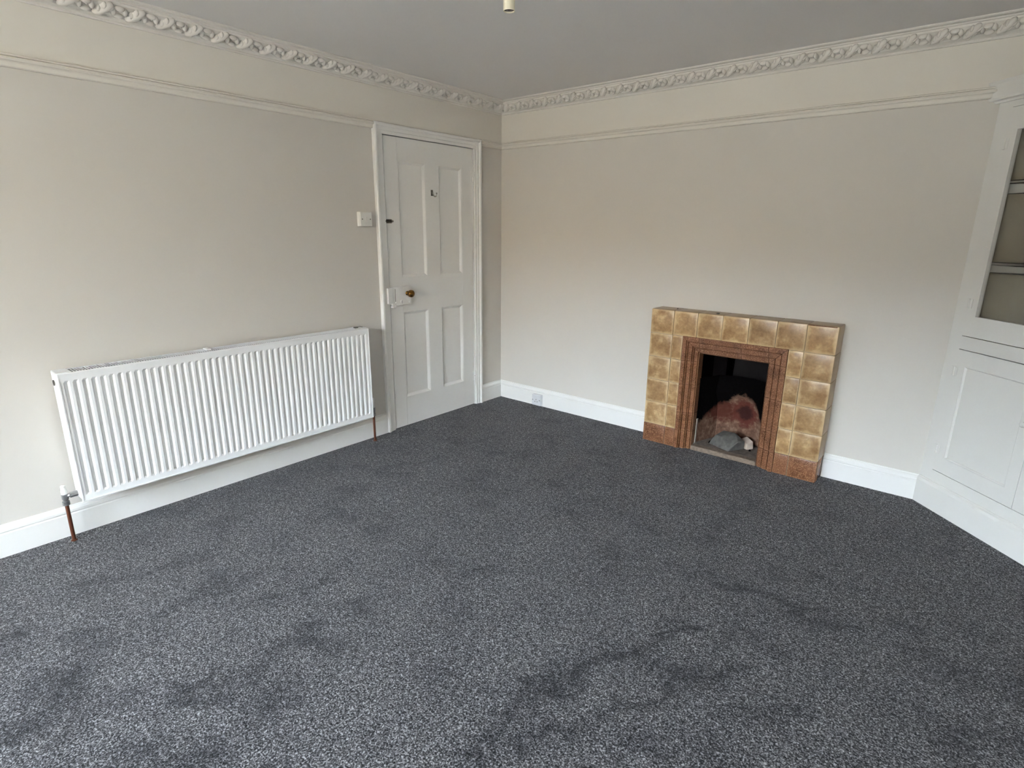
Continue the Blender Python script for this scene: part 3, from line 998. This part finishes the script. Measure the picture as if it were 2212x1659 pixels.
# rust-coloured chip line and dark specks on the top edge
obj('chipped_edge', B(xs[6] + .004, xs[7] - .010, FY - .0012, FY + .004, FZ - .006, FZ - .001, bev=.001), BROWN, fp)
obj('chip', B(xs[2] + .10, xs[2] + .116, FY + .03, FY + .05, FZ + .001, FZ + .007, bev=.002), STEEL, fp)
obj('chip', B(xs[0] + .14, xs[0] + .148, FY + .07, FY + .08, FZ + .001, FZ + .008, bev=.002), STEEL, fp)

# firebox
yb0 = FY + .05
bk0, bk1 = -.150, .145                      # fireback half widths at the rear
bm = bmesh.new()
rows = []
for z, lean in ((.03, .175), (.10, .180), (.18, .180), (.26, .172), (.31, .155), (.345, .130), (.375, .115), (.42, .125), (.48, .16)):
    row = []
    for k in range(17):
        t = k / 16
        x = bk0 + (bk1 - bk0) * t
        curve = .045 * (2 * abs(t - .5)) ** 2.2
        row.append((x, lean - curve, z))
    rows.append(row)
loft(bm, rows, closed_ring=False, caps=False)
fb = obj('fireback', bm, FIREBACK, fp, smooth=True)
for s in (-1, 1):
    xe = hx0 - .004 if s < 0 else hx1 + .004
    xb_ = bk0 if s < 0 else bk1
    bm = bmesh.new()
    r_ = []
    for z in (.03, .12, .22, .30, .38, .48):
        row = []
        for k in range(9):
            t = k / 8
            row.append((xe + (xb_ - xe) * t, yb0 + .03 + (.132 - yb0 - .03) * t, z))
        r_.append(row)
    loft(bm, r_, closed_ring=False, caps=False)
    obj('cheek', bm, FIREBACK, fp, smooth=True)
    obj('cheek_edge', B(*((xe + .006, xe + .014) if s < 0 else (xe - .014, xe - .008)), yb0 + .028, yb0 + .046, .034, .205 if s < 0 else .19, bev=.002), ASHBRICK, fp)
    # upper sooty side and outer brick side
    obj('flue_side', B(*((hx0 - .05, hx0 - .004) if s < 0 else (hx1 + .004, hx1 + .05)), yb0 + .004, .40, .0, .88), SOOT, fp)
obj('hearth', B(hx0 - .004, hx1 + .004, yb0 + .02, .25, .0, .034), DUST, fp)
hk = obj('hearth_kerb', B(hx0 + .001, hx1 - .001, FY + .024, yb0 + .03, .0, .033, bev=.006), STONE, fp)
obj('flue_back', B(hx0 - .05, hx1 + .05, .36, .40, .0, .88), SOOT, fp)
obj('flue_light_lid', B(hx0 - .05, hx1 + .05, -.03, .40, .86, .88), SOOT, fp)  # lid added over the flue so no sky light leaks in
obj('throat_front', B(hx0 - .02, hx1 + .02, yb0 + .004, yb0 + .06, .67, .87), SOOT, fp)
pt = obj('throat_plate', B(-.115, .185, .205, .215, .40, .72, bev=.003), PLATE_SHADE, fp)
pt.rotation_euler = (R(-6), 0, 0)
obj('flue_filler', B(hx0 - .004, -.13, .16, .20, .38, .86), SOOT, fp)


def rock(name, pts, m, loc, rz, label, cat):
    bm = bmesh.new()
    for p in pts:
        bm.verts.new(p)
    bmesh.ops.convex_hull(bm, input=bm.verts)
    bmesh.ops.bevel(bm, geom=bm.edges[:], offset=.003, segments=1, affect='EDGES')
    o = obj(name, bm, m)
    o.location = loc
    o.rotation_euler = (0, 0, rz)
    return tag(o, label, cat)


rock('slate_slab', [(-.105, -.030, 0), (.050, -.080, 0), (.105, .040, 0), (-.07, .055, 0), (-.100, -.020, .022), (.048, -.072, .018), (-.080, .000, .060), (-.030, -.012, .066), (.085, -.018, .060), (.108, .034, .056),
                    (.035, .050, .092), (-.050, .050, .088)], SLATE, (1.972, .000, .0345), R(-6), 'grey broken slate slab lying on the hearth inside the fireplace', 'stone')
rock('brick_fragment', [(-.042, -.026, 0), (.040, -.030, 0), (.046, .022, .0), (-.034, .030, 0), (-.040, -.022, .048), (.036, -.026, .040), (.042, .018, .052), (-.02, .026, .066)],
     PALEBRICK, (2.075, .072, .0345), R(-28), 'pale broken firebrick beside the slate slab in the fireplace', 'brick')
rock('coal_lump', [(-.014, -.010, 0), (.012, -.014, 0), (.014, .010, 0), (-.010, .012, 0), (-.006, -.004, .018), (.006, .006, .022)], SOOT, (1.868, -.005, .0345), .4,
     'small black lump left of the slate slab in the fireplace', 'coal')
rock('cinder', [(-.010, -.008, 0), (.010, -.009, 0), (.009, .009, 0), (-.009, .008, 0), (0, -.003, .014), (.004, .005, .012)], SOOT, (2.118, .020, .0345), 1.1,
     'small dark cinder right of the firebrick in the fireplace', 'cinder')

# ------------------------------------------------------------------ diagonal corner cupboard
L = 1.03
cup = tag(empty('corner_cupboard', (3.012, 0, 0), R(-45)), 'white built-in corner cupboard with glazed upper and panelled lower doors', 'cupboard')
# local frame: x along the front, y into the corner, z up
FT = .022
obj('side_post', B(.002, .0715, 0, FT, .145, 1.985), CUPP, cup)
obj('side_post', B(.9585, L - .002, 0, FT, .145, 1.985), CUPP, cup)
obj('top_rail', B(.0715, .9585, 0, FT, 1.955, 1.985), CUPP, cup)
obj('middle_rail', B(.0715, .9585, 0, .006, .8555, .9190), CUPP, cup)
obj('bottom_rail', B(.0715, .9585, 0, .006, .145, .2050), CUPP, cup)
pl_prof = [(.012, 0), (-.018, 0), (-.018, .125), (-.014, .138), (-.006, .143), (-.004, .147), (.012, .147)]
bm = bmesh.new()
loft(bm, [[(.0 - .41 * y_ if y_ < 0 else .002, y_, z_) for y_, z_ in pl_prof], [(L - .002, y_, z_) for y_, z_ in pl_prof]])
obj('plinth', bm, CUPP, cup)
hd_prof = [(.0, 1.981), (-.012, 1.981), (-.016, 1.990), (-.030, 1.994), (-.034, 2.002), (-.034, 2.060), (-.038, 2.066), (-.038, 2.0735), (.012, 2.0735), (.012, 1.981)]
bm = bmesh.new()
loft(bm, [[(-.018 + .9 * y_, y_, z_) for y_, z_ in hd_prof], [(L - .004 - .2 * max(0, -y_), y_, z_) for y_, z_ in hd_prof]])
obj('head_moulding', bm, CUPP, cup)
# inside linings along the two room walls, bottom, shelves, top
def lining(pts, z0, z1, name, m):
    bm = bmesh.new()
    loft(bm, [[(x, y, z0) for x, y in pts], [(x, y, z1) for x, y in pts]])
    return obj(name, bm, m, cup)


w_ = .006
lining([(.034, FT + .002), (L / 2, L / 2 - .008), (L / 2, L / 2 - .020), (.050, FT + .002)], .15, 2.06, 'side_lining', CUPI)
lining([(L - .034, FT + .002), (L / 2, L / 2 - .008), (L / 2, L / 2 - .020), (L - .050, FT + .002)], .15, 2.06, 'side_lining', CUPI)
tri = [(.052, FT + .002), (L - .052, FT + .002), (L / 2, L / 2 - .022)]
lining(tri, .892, .912, 'cupboard_floor', CUPI)
lining(tri, .150, .170, 'cupboard_floor', CUPI)
lining(tri, 2.040, 2.060, 'cupboard_top', CUPI)


def shelf(z1, th):
    # concave front: an arc that leaves the side linings at about 50 degrees
    c, n = .463, 20
    half, sag = .463, .215
    rad_ = (half * half + sag * sag) / (2 * sag)
    front = []
    for k in range(n + 1):
        x = -half + 2 * half * k / n
        front.append((L / 2 + x, .026 + sag - (rad_ - math.sqrt(rad_ * rad_ - x * x))))
    back = [(L / 2, L / 2 - .022)]
    pts = front + back
    so_ = lining([(x, y) for x, y in pts], z1 - th, z1 - .012, 'shelf', CUPP)
    bm = bmesh.new()
    fr = [(x, y - .006) for x, y in front]
    loft(bm, [[(x, y, z1 - .012) for x, y in fr + back], [(x, y, z1) for x, y in fr + back]])
    o = obj('shelf_bead', bm, CUPP, so_)
    return so_


shelf(1.642, .057)
shelf(1.277, .047)


def frame_door(name, x0, x1, z0, z1, ox0, ox1, oz0, oz1, glazed, hinge_x, hz_, label):
    d = empty(name, (x0, 0, z0), parent=cup)
    W, H_ = x1 - x0, z1 - z0
    a, b, c, e = ox0 - x0, ox1 - x0, oz0 - z0, oz1 - z0
    obj('stile', B(0, a, -.001, FT - .001, 0, H_), CUPP, d)
    obj('stile', B(b, W, -.001, FT - .001, 0, H_), CUPP, d)
    obj('rail', B(a, b, -.001, FT - .001, 0, c), CUPP, d)
    obj('rail', B(a, b, -.001, FT - .001, e, H_), CUPP, d)
    if glazed:
        obj('pane', B(a - .004, b + .004, .012, .015, c - .004, e + .004), GLASS, d)
    else:
        bm = bmesh.new()
        rings = [[(a + i, y, c + i), (b - i, y, c + i), (b - i, y, e - i), (a + i, y, e - i)] for i, y in ((0, -.001), (.003, -.002), (.007, .001), (.010, .006))]
        vr = [[bm.verts.new(p) for p in r_] for r_ in rings]
        for p, q in zip(vr, vr[1:]):
            for i in range(4):
                j = (i + 1) % 4
                bm.faces.new((p[i], p[j], q[j], q[i]))
        bm.faces.new(vr[-1])
        obj('panel', bm, CUPP, d)
    for hz in hz_:
        bm = bmesh.new()
        lathe(bm, [(.002, -.024), (.005, -.023), (.005, -.008), (.004, -.008), (.004, -.006), (.005, -.006), (.005, .008), (.004, .008), (.004, .010), (.005, .010), (.005, .023), (.002, .024)], 10, 'z', (hinge_x - x0, -.004, hz - z0))
        for s in (-1, 1):
            box(bm, hinge_x - x0 + s * .010 - .008, hinge_x - x0 + s * .010 + .008, -.0035, -.0005, hz - z0 - .022, hz - z0 + .022)
        obj('hinge', bm, CUPP, d, smooth='auto')
    d['label'] = label
    return d


XM = .515
frame_door('upper_door', .0722, XM - .0010, .9225, 1.9530, .120, .470, 1.020, 1.857, True, .0725, (1.079, 1.80), 'glazed upper cupboard door')
frame_door('upper_door', XM + .0010, .9578, .9225, 1.9530, .560, .910, 1.020, 1.857, True, .9575, (1.079, 1.80), 'glazed upper cupboard door')
frame_door('lower_door', .0722, XM - .0010, .2085, .8520, .123, .462, .287, .777, False, .0725, (.742, .324), 'panelled lower cupboard door')
frame_door('lower_door', XM + .0010, .9578, .2085, .8520, .568, .907, .287, .777, False, .9575, (.742, .324), 'panelled lower cupboard door')
for x in (XM - .03, XM + .03):
    for z in (.60, 1.30):
        obj('door_knob', lathe(bmesh.new(), [(.005, 0), (.005, -.010), (.012, -.014), (.013, -.022), (.006, -.027)], 16, 'y', (x, -.0005, z)), CUPP, cup, smooth='auto')
